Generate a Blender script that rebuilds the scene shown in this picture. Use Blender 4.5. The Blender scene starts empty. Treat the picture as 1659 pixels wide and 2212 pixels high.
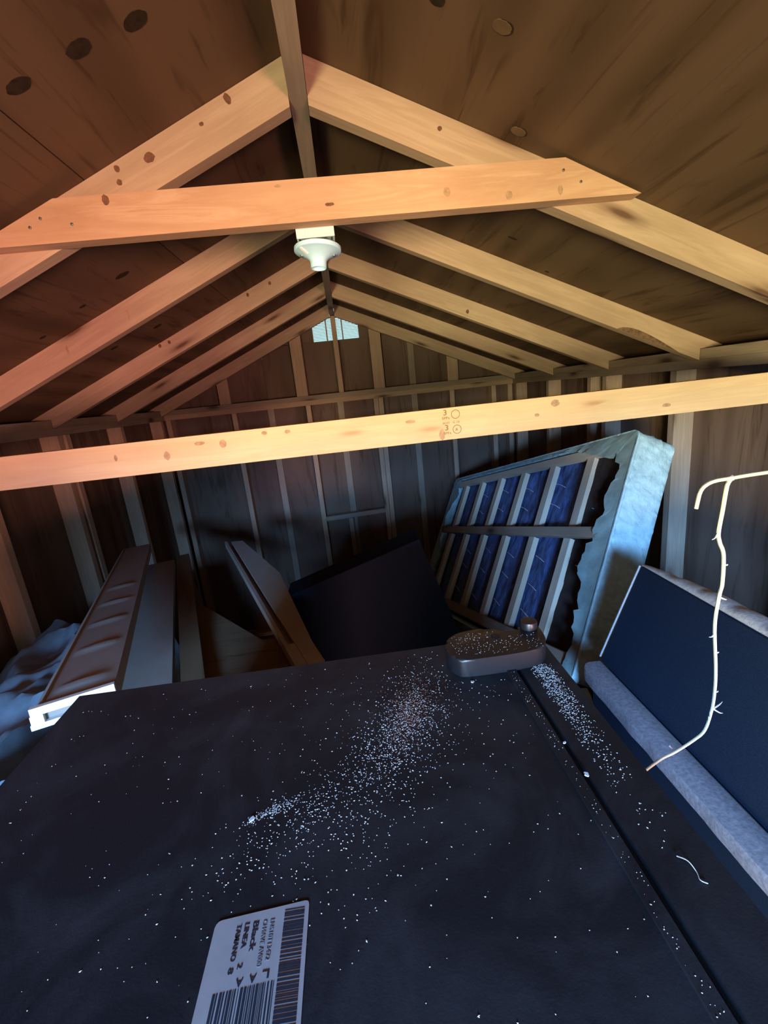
import bpy, bmesh, math, random
from mathutils import Vector, Matrix, noise
random.seed(7)
C = bpy.context.scene.collection
V = Vector
S = bpy.context.scene

# ------------------------------------------------------------------ camera
cam = bpy.data.cameras.new('camera')
cam.sensor_fit = 'HORIZONTAL'; cam.sensor_width = 36.0; cam.lens = 982.87 / 1659 * 36.0
cam.clip_start = 0.02; cam.clip_end = 100
camo = bpy.data.objects.new('camera', cam); C.objects.link(camo)
def cam_axes(p, y, r):
    cp, sp, cy, sy = math.cos(p), math.sin(p), math.cos(y), math.sin(y)
    f = V((cp * sy, cp * cy, sp)); rt = V((cy, -sy, 0)); u = rt.cross(f)
    cr, sr = math.cos(r), math.sin(r)
    return cr * rt + sr * u, -sr * rt + cr * u, f
rt_, up_, fw_ = cam_axes(-0.2562, 0.0575, -0.1071)
camo.matrix_world = Matrix((
    (rt_.x, up_.x, -fw_.x, 0.0205), (rt_.y, up_.y, -fw_.y, 0.0),
    (rt_.z, up_.z, -fw_.z, 2.05), (0, 0, 0, 1)))
S.camera = camo

# ------------------------------------------------------------------ sky, door daylight, exposure
wd = bpy.data.worlds.new('sky'); S.world = wd; wd.use_nodes = True
bg = wd.node_tree.nodes['Background']
bg.inputs[0].default_value = (0.55, 0.85, 0.95, 1); bg.inputs[1].default_value = 2.0

def area(name, loc, target, sx, sy, col, power, spread=180):
    l = bpy.data.lights.new(name, 'AREA'); l.shape = 'RECTANGLE'; l.size = sx; l.size_y = sy
    l.color = col; l.energy = power; l.spread = math.radians(spread)
    o = bpy.data.objects.new(name, l); C.objects.link(o)
    o.location = loc; o.rotation_euler = (V(target) - V(loc)).to_track_quat('-Z', 'Y').to_euler()
    return o
# sunlit ground and buildings outside the open door (warm, pale), and the sky above them (blue)
area('warm_bounce_light', (1.6, -3.2, 1.4), (-0.3, 1.5, 2.1), 1.0, 0.95, (1.0, 0.47, 0.40), 430)
area('pale_bounce_light', (-1.25, -3.2, 1.4), (0.4, 1.5, 2.1), 0.9, 0.95, (1.0, 0.93, 0.52), 480)
area('sky_light', (-0.6, -3.4, 2.55), (0.6, 1.2, 1.3), 0.8, 0.9, (0.21, 0.48, 1.0), 1200)

vs = S.view_settings
vs.view_transform = 'Standard'; vs.look = 'None'; vs.gamma = 1.0; vs.use_curve_mapping = False
vs.exposure = -0.4

# ------------------------------------------------------------------ materials
def mat(name):
    m = bpy.data.materials.new(name); m.use_nodes = True
    nt = m.node_tree; b = nt.nodes['Principled BSDF']
    return m, nt, b
def N(nt, t, **kw):
    n = nt.nodes.new(t)
    for k, v in kw.items(): setattr(n, k, v)
    return n
def ramp(nt, stops):
    r = N(nt, 'ShaderNodeValToRGB'); e = r.color_ramp.elements
    while len(e) < len(stops): e.new(0.5)
    for el, (p, c) in zip(e, stops): el.position = p; el.color = (*c, 1) if len(c) == 3 else c
    return r
def mix(nt, fac, a, b, mode='MIX'):
    n = N(nt, 'ShaderNodeMix', data_type='RGBA', blend_type=mode)
    for sock, val in ((0, fac), (6, a), (7, b)):
        if hasattr(val, 'links'): nt.links.new(val, n.inputs[sock])
        elif sock == 0: n.inputs[0].default_value = val
        else: n.inputs[sock].default_value = (*val, 1)
    return n.outputs[2]
def objcoord(nt, scale, rand=True):
    tc = N(nt, 'ShaderNodeTexCoord'); mp = N(nt, 'ShaderNodeMapping'); mp.inputs['Scale'].default_value = scale
    nt.links.new(tc.outputs['Object'], mp.inputs[0])
    if rand:
        oi = N(nt, 'ShaderNodeObjectInfo'); ml = N(nt, 'ShaderNodeMath', operation='MULTIPLY'); ml.inputs[1].default_value = 37.0
        nt.links.new(oi.outputs['Random'], ml.inputs[0])
        nt.links.new(ml.outputs[0], mp.inputs['Location'])
    return mp.outputs[0]
def tex_noise(nt, vec, scale, detail=4, rough=0.55, dist=0):
    n = N(nt, 'ShaderNodeTexNoise'); n.inputs['Scale'].default_value = scale; n.inputs['Detail'].default_value = detail
    n.inputs['Roughness'].default_value = rough; n.inputs['Distortion'].default_value = dist
    nt.links.new(vec, n.inputs['Vector']); return n
def bump(nt, b, h, strength, dist=0.002):
    n = N(nt, 'ShaderNodeBump'); n.inputs['Strength'].default_value = strength; n.inputs['Distance'].default_value = dist
    nt.links.new(h, n.inputs['Height']); nt.links.new(n.outputs[0], b.inputs['Normal'])

def flat(nt, vec):
    # (x, y + z): one 2-D pattern per face of a board, so that knots show on every face
    sp = N(nt, 'ShaderNodeSeparateXYZ'); nt.links.new(vec, sp.inputs[0])
    ad = N(nt, 'ShaderNodeMath', operation='ADD'); nt.links.new(sp.outputs[1], ad.inputs[0]); nt.links.new(sp.outputs[2], ad.inputs[1])
    cb = N(nt, 'ShaderNodeCombineXYZ'); nt.links.new(sp.outputs[0], cb.inputs[0]); nt.links.new(ad.outputs[0], cb.inputs[1])
    return cb.outputs[0]
def wood(name, light, dark, knot, rough=0.7, knotscale=(2.6, 7, 7), grain=(0.9, 16, 16), keep=0.62):
    """timber: grain along local X, scattered knots, fine relief"""
    m, nt, b = mat(name)
    g = objcoord(nt, grain)
    n1 = tex_noise(nt, g, 2.2, 5, 0.6, 0.6)
    n2 = tex_noise(nt, objcoord(nt, (1.2, 3, 3)), 2.0, 3)
    r = ramp(nt, [(0.32, light), (0.52, tuple(0.6 * a + 0.4 * c for a, c in zip(light, dark))), (0.62, light), (0.8, dark)])
    nt.links.new(n1.outputs['Fac'], r.inputs[0])
    tint = ramp(nt, [(0.3, (0.82, 0.78, 0.74)), (0.7, (1.06, 1.03, 1.0))]); nt.links.new(n2.outputs['Fac'], tint.inputs[0])
    c = mix(nt, 1.0, r.outputs[0], tint.outputs[0], 'MULTIPLY')
    vo = N(nt, 'ShaderNodeTexVoronoi', voronoi_dimensions='2D'); vo.inputs['Scale'].default_value = 1.0
    nt.links.new(flat(nt, objcoord(nt, knotscale)), vo.inputs['Vector'])
    sep = N(nt, 'ShaderNodeSeparateColor'); nt.links.new(vo.outputs['Color'], sep.inputs[0])
    gt = N(nt, 'ShaderNodeMath', operation='GREATER_THAN'); gt.inputs[1].default_value = keep
    nt.links.new(sep.outputs[0], gt.inputs[0])
    k = ramp(nt, [(0.05, (1, 1, 1)), (0.11, (0.55, 0.55, 0.55)), (0.2, (0.12, 0.12, 0.12)), (0.3, (0, 0, 0))])
    nt.links.new(vo.outputs['Distance'], k.inputs[0])
    mu = N(nt, 'ShaderNodeMath', operation='MULTIPLY'); nt.links.new(k.outputs[0], mu.inputs[0]); nt.links.new(gt.outputs[0], mu.inputs[1])
    c = mix(nt, mu.outputs[0], c, knot)
    nt.links.new(c, b.inputs['Base Color'])
    b.inputs['Roughness'].default_value = rough; b.inputs['Specular IOR Level'].default_value = 0.25
    bump(nt, b, n1.outputs['Fac'], 0.35, 0.0015)
    return m

PINE = wood('pine_timber', (0.54, 0.38, 0.26), (0.37, 0.235, 0.145), (0.14, 0.07, 0.04), knotscale=(2.4, 12, 12), keep=0.72)
CEDAR = wood('reddish_pine', (0.64, 0.40, 0.25), (0.42, 0.20, 0.10), (0.14, 0.06, 0.03), grain=(1.4, 11, 11), keep=0.98)
JOIST = wood('clean_pine', (0.72, 0.50, 0.28), (0.58, 0.36, 0.19), (0.48, 0.27, 0.13), knotscale=(4.5, 20, 20), keep=0.86)
GREYWOOD = wood('weathered_and_shaded_pine', (0.40, 0.31, 0.23), (0.24, 0.17, 0.12), (0.10, 0.06, 0.04))
SLAT = wood('bed_slat_wood', (0.66, 0.55, 0.42), (0.52, 0.40, 0.28), (0.3, 0.2, 0.12), keep=0.93)

def plywood(name, light, dark, knot, keep=0.72, sc=(0.55, 2.4, 2.4), ss=(1.1, 11, 11)):
    """rotary-cut ply: wide cathedral figure along local X, dark knots"""
    m, nt, b = mat(name)
    v1 = objcoord(nt, sc)
    n0 = tex_noise(nt, v1, 1.6, 3, 0.5, 1.2)
    w = N(nt, 'ShaderNodeTexWave'); w.wave_type = 'BANDS'; w.bands_direction = 'Y'
    w.inputs['Scale'].default_value = 0.7; w.inputs['Distortion'].default_value = 14; w.inputs['Detail'].default_value = 2; w.inputs['Detail Scale'].default_value = 0.7
    nt.links.new(v1, w.inputs['Vector'])
    md = N(nt, 'ShaderNodeMath', operation='MULTIPLY_ADD'); md.inputs[1].default_value = 0.35
    nt.links.new(w.outputs['Fac'], md.inputs[0]); nt.links.new(n0.outputs['Fac'], md.inputs[2])
    r0 = ramp(nt, [(0.3, dark), (0.75, light)]); nt.links.new(md.outputs[0], r0.inputs[0])
    st = tex_noise(nt, objcoord(nt, ss), 1.5, 3, 0.6, 1.6)
    sr = ramp(nt, [(0.31, (0.62, 0.57, 0.52)), (0.45, (1, 1, 1))]); nt.links.new(st.outputs['Fac'], sr.inputs[0])
    class r: outputs = [mix(nt, 1.0, r0.outputs[0], sr.outputs[0], 'MULTIPLY')]
    vo = N(nt, 'ShaderNodeTexVoronoi', voronoi_dimensions='2D'); vo.inputs['Scale'].default_value = 1.0
    nt.links.new(flat(nt, objcoord(nt, (3.4, 4.4, 4.4))), vo.inputs['Vector'])
    sep = N(nt, 'ShaderNodeSeparateColor'); nt.links.new(vo.outputs['Color'], sep.inputs[0])
    gt = N(nt, 'ShaderNodeMath', operation='GREATER_THAN'); gt.inputs[1].default_value = keep
    nt.links.new(sep.outputs[0], gt.inputs[0])
    k = ramp(nt, [(0.10, (1, 1, 1)), (0.14, (0.6, 0.6, 0.6)), (0.24, (0, 0, 0))]); nt.links.new(vo.outputs['Distance'], k.inputs[0])
    mu = N(nt, 'ShaderNodeMath', operation='MULTIPLY'); nt.links.new(k.outputs[0], mu.inputs[0]); nt.links.new(gt.outputs[0], mu.inputs[1])
    c = mix(nt, mu.outputs[0], r.outputs[0], knot)
    nt.links.new(c, b.inputs['Base Color']); b.inputs['Roughness'].default_value = 0.8
    b.inputs['Specular IOR Level'].default_value = 0.15
    bump(nt, b, md.outputs[0], 0.2, 0.002)
    return m
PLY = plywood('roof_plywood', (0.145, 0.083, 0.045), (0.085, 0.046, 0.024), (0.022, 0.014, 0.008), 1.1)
WALLPLY = plywood('wall_plywood', (0.19, 0.12, 0.085), (0.12, 0.072, 0.05), (0.04, 0.024, 0.014), 1.1, (2.4, 2.4, 0.55), (9, 9, 0.9))
FLOORPLY = plywood('floor_plywood', (0.16, 0.12, 0.08), (0.09, 0.065, 0.04), (0.04, 0.03, 0.02), 0.9)
HARD = plywood('brown_hardboard', (0.13, 0.085, 0.045), (0.10, 0.065, 0.035), (0.08, 0.05, 0.03), 0.99)

def plain(name, col, rough=0.5, spec=0.4, nscale=60, var=0.12, bs=0.15, bd=0.001, scale=(1, 1, 1), metal=0):
    m, nt, b = mat(name)
    n = tex_noise(nt, objcoord(nt, scale), nscale, 4)
    lo = tuple(c * (1 - var) for c in col); hi = tuple(min(1, c * (1 + var)) for c in col)
    r = ramp(nt, [(0.3, lo), (0.7, hi)]); nt.links.new(n.outputs['Fac'], r.inputs[0])
    nt.links.new(r.outputs[0], b.inputs['Base Color'])
    b.inputs['Roughness'].default_value = rough; b.inputs['Specular IOR Level'].default_value = spec; b.inputs['Metallic'].default_value = metal
    bump(nt, b, n.outputs['Fac'], bs, bd)
    return m
BLACKTOP, _nt, _b = mat('dusty_black_enamel')
_n = tex_noise(_nt, objcoord(_nt, (1, 1, 1), False), 420, 3)
_d = tex_noise(_nt, objcoord(_nt, (1, 1, 1), False), 9, 5, 0.65, 0.8)
_r = ramp(_nt, [(0.42, (0.011, 0.011, 0.013)), (0.78, (0.04, 0.038, 0.039))]); _nt.links.new(_d.outputs['Fac'], _r.inputs[0])
_nt.links.new(_r.outputs[0], _b.inputs['Base Color'])
_b.inputs['Roughness'].default_value = 0.6; _b.inputs['Specular IOR Level'].default_value = 0.35
bump(_nt, _b, _n.outputs['Fac'], 0.25, 0.0006)
BLACKPLASTIC = plain('black_plastic', (0.011, 0.011, 0.012), 0.38, 0.5, 300, 0.2, 0.1, 0.0005)
GASKET = plain('black_rubber', (0.012, 0.012, 0.013), 0.6)
PAPER = plain('label_paper', (0.44, 0.355, 0.325), 0.7, 0.2, 40, 0.08, 0.1)
INK = plain('label_ink', (0.03, 0.03, 0.04), 0.7, 0.2)
INKGREY = plain('faded_ink', (0.2, 0.19, 0.2), 0.7, 0.2)
STAMP = plain('stamp_ink', (0.22, 0.13, 0.055), 0.8, 0.1)
DUST = plain('sawdust_crumbs', (0.62, 0.56, 0.5), 0.8, 0.2, 200, 0.3)
BROWNDUST = plain('brown_sawdust', (0.46, 0.20, 0.13), 0.85, 0.15, 200, 0.3)
FLAKE = plain('white_flake', (0.85, 0.88, 0.9), 0.7, 0.3)
CREAMPLASTIC = plain('cream_plastic', (0.62, 0.64, 0.70), 0.45, 0.4, 25, 0.06, 0.05)
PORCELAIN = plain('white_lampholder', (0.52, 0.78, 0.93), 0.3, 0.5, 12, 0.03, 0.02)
STEEL = plain('zinc_screw', (0.5, 0.5, 0.48), 0.35, 0.5, 40, 0.1, 0.1, 0.001, metal=1)
CREAM = plain('cream_paint', (0.30, 0.255, 0.21), 0.5, 0.3, 12, 0.06, 0.06)
WHITE = plain('white_enamel', (0.88, 0.82, 0.74), 0.4, 0.4, 12, 0.03, 0.03)
DARKCLOTH = plain('navy_black_cloth', (0.007, 0.013, 0.026), 0.8, 0.15, 350, 0.25, 0.3, 0.0006)
PIPING = plain('pale_piping', (0.34, 0.32, 0.31), 0.7, 0.2, 200, 0.2)
QUILT = plain('beige_upholstery', (0.40, 0.34, 0.29), 0.85, 0.15, 120, 0.2, 0.4, 0.002)
RAILDUST = plain('dusty_grey_rail', (0.23, 0.205, 0.215), 0.85, 0.2, 130, 0.25, 0.4, 0.0012)
AQUA = plain('aqua_quilted_fabric', (0.46, 0.62, 0.62), 0.85, 0.2, 26, 0.14, 0.9, 0.01)
AQUATORN = plain('torn_aqua_fabric', (0.52, 0.66, 0.62), 0.9, 0.15, 18, 0.16, 0.5, 0.006)
MESHBACK = plain('dark_pad_netting', (0.075, 0.11, 0.24), 0.6, 0.35, 14, 0.55, 0.9, 0.01, scale=(2.2, 1, 1))
DARKSTRIP = plain('brown_black_strip', (0.045, 0.030, 0.026), 0.9, 0.1, 30, 0.3, 0.4, 0.004)
WIRE = plain('pale_wire', (0.75, 0.75, 0.8), 0.4, 0.5)
TARP = plain('blue_grey_tarp', (0.27, 0.36, 0.41), 0.6, 0.3, 14, 0.22, 0.3, 0.003)
VINE = plain('pale_vine_stem', (0.56, 0.54, 0.34), 0.6, 0.3, 60, 0.1)
ROOT = plain('vine_rootlet', (0.5, 0.45, 0.34), 0.8, 0.2)
CARD = plain('cardboard', (0.20, 0.14, 0.09), 0.85, 0.15, 20, 0.1)
GROUND = plain('earth', (0.22, 0.17, 0.11), 0.9, 0.1, 8, 0.3)
LOUVRE, _nt, _b = mat('louvre_plastic')
_tr = N(_nt, 'ShaderNodeBsdfTranslucent'); _tr.inputs[0].default_value = (0.8, 0.9, 0.88, 1)
_mx = N(_nt, 'ShaderNodeMixShader'); _mx.inputs[0].default_value = 0.6
_b.inputs['Base Color'].default_value = (0.8, 0.88, 0.86, 1)
_nt.links.new(_b.outputs[0], _mx.inputs[1]); _nt.links.new(_tr.outputs[0], _mx.inputs[2])
_nt.links.new(_mx.outputs[0], _nt.nodes['Material Output'].inputs[0])

# ------------------------------------------------------------------ helpers
WM = {}
def link(o, M, parent=None, smooth=False):
    C.objects.link(o); WM[o.name] = M
    if parent is not None:
        o.parent = parent; o.matrix_local = WM[parent.name].inverted() @ M
    else: o.matrix_world = M
    return o
def mk(name, bm, m, M=None, parent=None, smooth=False, bev=0):
    M = M or Matrix()
    if bev:
        bmesh.ops.bevel(bm, geom=[e for e in bm.edges if e.calc_face_angle(0) > 0.5], offset=bev, segments=2, affect='EDGES', profile=0.6)
    bmesh.ops.recalc_face_normals(bm, faces=bm.faces)
    me = bpy.data.meshes.new(name); bm.to_mesh(me); bm.free()
    if smooth:
        for p in me.polygons: p.use_smooth = True
        me.set_sharp_from_angle(angle=math.radians(42))
    me.materials.append(m)
    return link(bpy.data.objects.new(name, me), M, parent)
def tag(o, label=None, cat=None, group=None, kind=None):
    for k, v in (('label', label), ('category', cat), ('group', group), ('kind', kind)):
        if v: o[k] = v
    return o
def empty(name, loc, label, cat, group=None, M=None):
    o = bpy.data.objects.new(name, None); o.empty_display_size = 0.05
    link(o, M or Matrix.Translation(V(loc))); return tag(o, label, cat, group)
def T(x, y, z): return Matrix.Translation(V((x, y, z)))
def frame(o, x, y, z):
    x, y, z = V(x).normalized(), V(y).normalized(), V(z).normalized()
    return Matrix(((x.x, y.x, z.x, o[0]), (x.y, y.y, z.y, o[1]), (x.z, y.z, z.z, o[2]), (0, 0, 0, 1)))
def box(bm, lo, hi):
    vs_ = [bm.verts.new((x, y, z)) for z in (lo[2], hi[2]) for y in (lo[1], hi[1]) for x in (lo[0], hi[0])]
    for f in ((0, 2, 3, 1), (4, 5, 7, 6), (0, 1, 5, 4), (2, 6, 7, 3), (0, 4, 6, 2), (1, 3, 7, 5)):
        bm.faces.new([vs_[i] for i in f])
    return bm
def B(lo, hi): return box(bmesh.new(), lo, hi)
def prism(bm, pts, d):
    """closed polygon pts (3-D, planar) extruded by vector d"""
    a = [bm.verts.new(p) for p in pts]; b = [bm.verts.new(V(p) + V(d)) for p in pts]
    bm.faces.new(a); bm.faces.new(b[::-1]); n = len(a)
    for i in range(n): bm.faces.new((a[i], a[(i + 1) % n], b[(i + 1) % n], b[i]))
    return bm
def tube(bm, pts, r, seg=8, radii=None):
    pts = [V(p) for p in pts]; rings = []
    for i, p in enumerate(pts):
        t = (pts[min(i + 1, len(pts) - 1)] - pts[max(i - 1, 0)]).normalized()
        u = t.cross(V((0.31, 0.2, 0.93))).normalized(); w = t.cross(u)
        rr = radii[i] if radii else r
        rings.append([bm.verts.new(p + rr * (math.cos(2 * math.pi * k / seg) * u + math.sin(2 * math.pi * k / seg) * w)) for k in range(seg)])
    for a, b in zip(rings, rings[1:]):
        for k in range(seg): bm.faces.new((a[k], a[(k + 1) % seg], b[(k + 1) % seg], b[k]))
    bm.faces.new(rings[0]); bm.faces.new(rings[-1][::-1])
    return bm
def lathe(bm, prof, seg=40):
    rings = [[bm.verts.new((r * math.cos(2 * math.pi * k / seg), r * math.sin(2 * math.pi * k / seg), z)) for k in range(seg)] for r, z in prof]
    for a, b in zip(rings, rings[1:]):
        for k in range(seg): bm.faces.new((a[k], a[(k + 1) % seg], b[(k + 1) % seg], b[k]))
    bm.faces.new(rings[0]); bm.faces.new(rings[-1])
    return bm
def smooth_path(pts, n=6):
    pts = [V(p) for p in pts]; out = []
    for i in range(len(pts) - 1):
        p0, p1, p2, p3 = pts[max(i - 1, 0)], pts[i], pts[i + 1], pts[min(i + 2, len(pts) - 1)]
        for k in range(n):
            t = k / n
            out.append(0.5 * (2 * p1 + (p2 - p0) * t + (2 * p0 - 5 * p1 + 4 * p2 - p3) * t * t + (3 * p1 - p0 - 3 * p2 + p3) * t ** 3))
    return out + [pts[-1]]
def timber(name, m, start, end, width, thick, side, parent=None, bev=0.002):
    """squared timber from start to end (axis through its middle); side = direction of its width"""
    a, b = V(start), V(end); x = (b - a).normalized(); s = V(side); s = (s - s.dot(x) * x).normalized(); t = x.cross(s)
    L = (b - a).length
    return mk(name, B((0, -width / 2, -thick / 2), (L, width / 2, thick / 2)), m, frame(a, x, s, t), parent, bev=bev)
def text_mesh(body, size, extrude=0.00015, align='LEFT'):
    cu = bpy.data.curves.new('t', 'FONT'); cu.body = body; cu.size = size; cu.extrude = extrude; cu.align_x = align
    cu.resolution_u = 3; cu.offset = size * 0.012
    o = bpy.data.objects.new('t', cu); C.objects.link(o)
    dg = bpy.context.evaluated_depsgraph_get(); dg.update()
    me = bpy.data.meshes.new_from_object(o.evaluated_get(dg))
    bpy.data.objects.remove(o); bpy.data.curves.remove(cu)
    return me
def text(name, body, size, m, M, parent, width=None):
    me = text_mesh(body, size); me.materials.clear(); me.materials.append(m)
    if width:
        xs = [v.co.x for v in me.vertices]; k = width / max(1e-6, max(xs) - min(xs))
        for v in me.vertices: v.co.x *= k
    return link(bpy.data.objects.new(name, me), M, parent)

# ------------------------------------------------------------------ dimensions (metres)
HW = 1.435            # half width between stud faces
PT = 2.085            # top of wall plates
YF = 3.863            # face of far-wall studs
YB = -1.0             # back wall with the open doorway
MS = 0.4323           # roof slope
def roof(x): return 2.7534 - MS * abs(x)
def raft(x): return 2.6622 - MS * abs(x)
ang = math.atan(MS)

# ------------------------------------------------------------------ setting
tag(mk('floor', B((-1.54, YB - 0.1, -0.06), (1.54, 4.0, 0)), FLOORPLY), kind='structure')
tag(mk('ground', B((-14, -16, -0.3), (14, 16, -0.07)), GROUND), kind='structure')
# roof: outer shell with sheathing sheets below it
sh = bmesh.new()
for s in (-1, 1):
    prism(sh, [(0, YB - 0.2, roof(0) + 0.016), (s * 1.72, YB - 0.2, roof(1.72) + 0.016), (s * 1.72, YB - 0.2, roof(1.72) + 0.03), (0, YB - 0.2, roof(0) + 0.03)], (0, 5.25, 0))
ceil = tag(mk('ceiling', sh, GASKET), kind='structure')
def sheet(s, x0, x1, y0, y1):
    nrm = V((s * MS, 0, 1)).normalized(); ex = V((0, 1, 0)); ey = nrm.cross(ex)
    o = V((s * x0, y0, roof(x0))); L = (x1 - x0) * math.sqrt(1 + MS * MS)
    ya, yb = (-L, 0) if s > 0 else (0, L)
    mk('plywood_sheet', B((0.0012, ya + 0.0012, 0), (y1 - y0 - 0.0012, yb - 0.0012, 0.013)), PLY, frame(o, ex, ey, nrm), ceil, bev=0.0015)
for s, xs in ((-1, (0.0, 0.472, 1.70)), (1, (0.0, 1.115, 1.70))):
    for a, b in zip(xs, xs[1:]):
        for y0, y1 in ((YB - 0.15, 1.18), (1.18, 2.44), (2.44, 4.0)):
            sheet(s, a, b, y0, y1)

KNOT = plain('ply_knot', (0.035, 0.022, 0.013), 0.85, 0.1, 60, 0.35)
PATCH = plain('ply_patch', (0.14, 0.085, 0.045), 0.85, 0.1, 30, 0.15)
def oval(s, x, y, rx, ry, m, name='knot', dark=None):
    """oval knot or plug set flush in the sheathing at (x, y)"""
    sl = V((s, 0, -MS)).normalized(); nrm = V((s * MS, 0, 1)).normalized()
    bm = bmesh.new(); n = 22; rr = random.Random(int(1000 * (x + y)))
    prism(bm, [(rx * math.cos(2 * math.pi * k / n) * rr.uniform(.94, 1.06), ry * math.sin(2 * math.pi * k / n) * rr.uniform(.94, 1.06), -0.0006) for k in range(n)], (0, 0, 0.003))
    return mk(name, bm, m, frame((s * abs(x), y, roof(x)), sl, nrm.cross(sl), nrm), ceil)
for x, y, rx, ry in ((0.425, 0.898, .021, .014), (0.324, 0.901, .021, .0165), (0.234, 0.914, .021, .0165), (0.62, 1.62, .024, .014), (0.78, 1.66, .012, .008), (0.95, 1.7, .012, .008), (0.75, 2.2, .02, .014), (0.93, 2.15, .018, .013)):
    oval(-1, x, y, rx, ry, KNOT)
oval(1, 0.245, 0.90, .014, .012, KNOT)
for x, y in ((0.351, 0.894), (0.46, 1.113)):
    oval(1, x, y, .0175, .0145, KNOT, 'knot_rim'); oval(1, x - .003, y, .0168, .0132, PATCH, 'knot_plug').location.z -= 0.0008
oval(1, 0.80, 1.27, .012, .006, KNOT); oval(1, 0.62, 1.60, .016, .007, KNOT); oval(1, 0.80, 1.75, .008, .006, KNOT)

def wall_side(s, nm):
    w = tag(mk(nm, B((min(s * 1.524, s * 1.54), YB, 0), (max(s * 1.524, s * 1.54), 3.97, 2.09)), WALLPLY), kind='structure')
    for k in range(2):
        timber('top_plate', GREYWOOD, (s * (HW + 0.0445), YB, PT - 0.019 - 0.038 * k), (s * (HW + 0.0445), 3.952, PT - 0.019 - 0.038 * k), 0.089, 0.0375, (1, 0, 0), w)
    timber('bottom_plate', GREYWOOD, (s * (HW + 0.0445), YB, 0.019), (s * (HW + 0.0445), 3.952, 0.019), 0.089, 0.0375, (1, 0, 0), w)
    ys = (-0.6, 0.0, 0.64, 1.27, 1.92, 2.46, 2.53, 3.13, 3.80) if s < 0 else (-0.6, 0.0, 0.66, 1.27, 1.93, 2.47, 2.63, 3.19, 3.80)
    for y in ys:
        timber('stud', GREYWOOD if s > 0 and y < 2.2 else PINE, (s * (HW + 0.0445), y, 0.04), (s * (HW + 0.0445), y, PT - 0.077), 0.089, 0.038, (1, 0, 0), w)  # near right studs get darker wood: their shade is put into the colour
    return w
wall_side(-1, 'wall_left'); wall_side(1, 'wall_right')

# far gable wall
gw = bmesh.new()
vx0, vx1, vz0, vz1 = -0.172, 0.198, 2.497, 2.66
gw_pts = [(-1.54, 3.968, 0), (1.54, 3.968, 0), (1.54, 3.968, 2.09), (0, 3.968, 2.76), (-1.54, 3.968, 2.09)]
def gable_sheet(x0, x1, z0, holes=False):
    bm = bmesh.new(); xs = sorted({x0, x1} | ({0.0} if x0 < 0 < x1 else set()))
    pts = [(x0, 3.954, z0), (x1, 3.954, z0)] + [(x, 3.954, roof(x)) for x in reversed(xs)]
    prism(bm, pts, (0, 0.012, 0)); return bm
far = tag(mk('wall_far', prism(bmesh.new(), [(-1.54, 3.968, 0), (1.54, 3.968, 0), (1.54, 3.968, 2.09), (0.62, 3.968, 2.40), (-0.62, 3.968, 2.40), (-1.54, 3.968, 2.09)], (0, 0.012, 0)), WALLPLY), kind='structure')
for x0, x1 in ((-1.524, -0.61), (-0.608, 0.61), (0.612, 1.524)):
    bm = prism(bmesh.new(), [(x0, 3.954, 0.0), (x1, 3.954, 0.0), (x1, 3.954, 2.06), (x0, 3.954, 2.06)], (0, 0.012, 0))
    mk('plywood_sheet', bm, WALLPLY, frame((0, 0, 0), (0, 0, 1), (1, 0, 0), (0, 1, 0)).inverted().inverted() if False else None, far)
# gable sheathing around the vent
for pts in ([(-1.524, 2.062), (-0.61, 2.062), (-0.61, roof(0.61)), (-1.524, roof(1.524))],
            [(0.612, 2.062), (1.524, 2.062), (1.524, roof(1.524)), (0.612, roof(0.612))],
            [(-0.608, 2.062), (0.61, 2.062), (0.61, vz0), (-0.608, vz0)],
            [(-0.608, vz0 + .001), (vx0, vz0 + .001), (vx0, roof(vx0)), (-0.608, roof(0.608))],
            [(vx1, vz0 + .001), (0.61, vz0 + .001), (0.61, roof(0.61)), (vx1, roof(vx1))]):
    mk('plywood_sheet', prism(bmesh.new(), [(x, 3.954, z) for x, z in pts], (0, 0.012, 0)), WALLPLY, None, far)
for k in range(2):
    timber('top_plate', PINE if k else GREYWOOD, (-HW, YF + 0.0445, PT - 0.019 - 0.038 * k), (HW, YF + 0.0445, PT - 0.019 - 0.038 * k), 0.089, 0.0375, (0, 1, 0), far)
timber('bottom_plate', GREYWOOD, (-HW, YF + 0.0445, 0.019), (HW, YF + 0.0445, 0.019), 0.089, 0.0375, (0, 1, 0), far)
for x in (-0.885, -0.283, 0.275, 0.316, 0.915, 1.27, -1.41, 1.41):
    timber('stud', PINE, (x, YF + 0.0445, 0.04), (x, YF + 0.0445, PT - 0.077), 0.089, 0.038, (0, 1, 0), far)
for x in (-0.6, 0.607, -0.02):
    timber('sheet_joint_batten', GREYWOOD, (x, 3.946, 0.04), (x, 3.946, PT - 0.077), 0.05, 0.015, (1, 0, 0), far)
for x in (-0.935, -0.315, 0.318, 0.932):
    timber('gable_stud', PINE, (x, YF + 0.019, PT + 0.001), (x, YF + 0.019, roof(abs(x) + .05) - 0.004), 0.089, 0.038, (1, 0, 0), far)
timber('gable_stud', PINE, (0.003, YF + 0.0445, PT + 0.001), (0.003, YF + 0.0445, 2.70), 0.089, 0.038, (0, 1, 0), far)
timber('sheet_joint_batten', GREYWOOD, (0.607, 3.946, PT), (0.607, 3.946, roof(0.63) - 0.004), 0.05, 0.015, (1, 0, 0), far)
timber('blocking', GREYWOOD, (-0.262, YF + 0.03, 1.035), (0.255, YF + 0.03, 1.05), 0.06, 0.038, (0, 1, 0), far)
timber('cripple_stud', GREYWOOD, (-0.05, YF + 0.03, 0.04), (-0.05, YF + 0.03, 1.018), 0.06, 0.038, (0, 1, 0), far)

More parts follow.
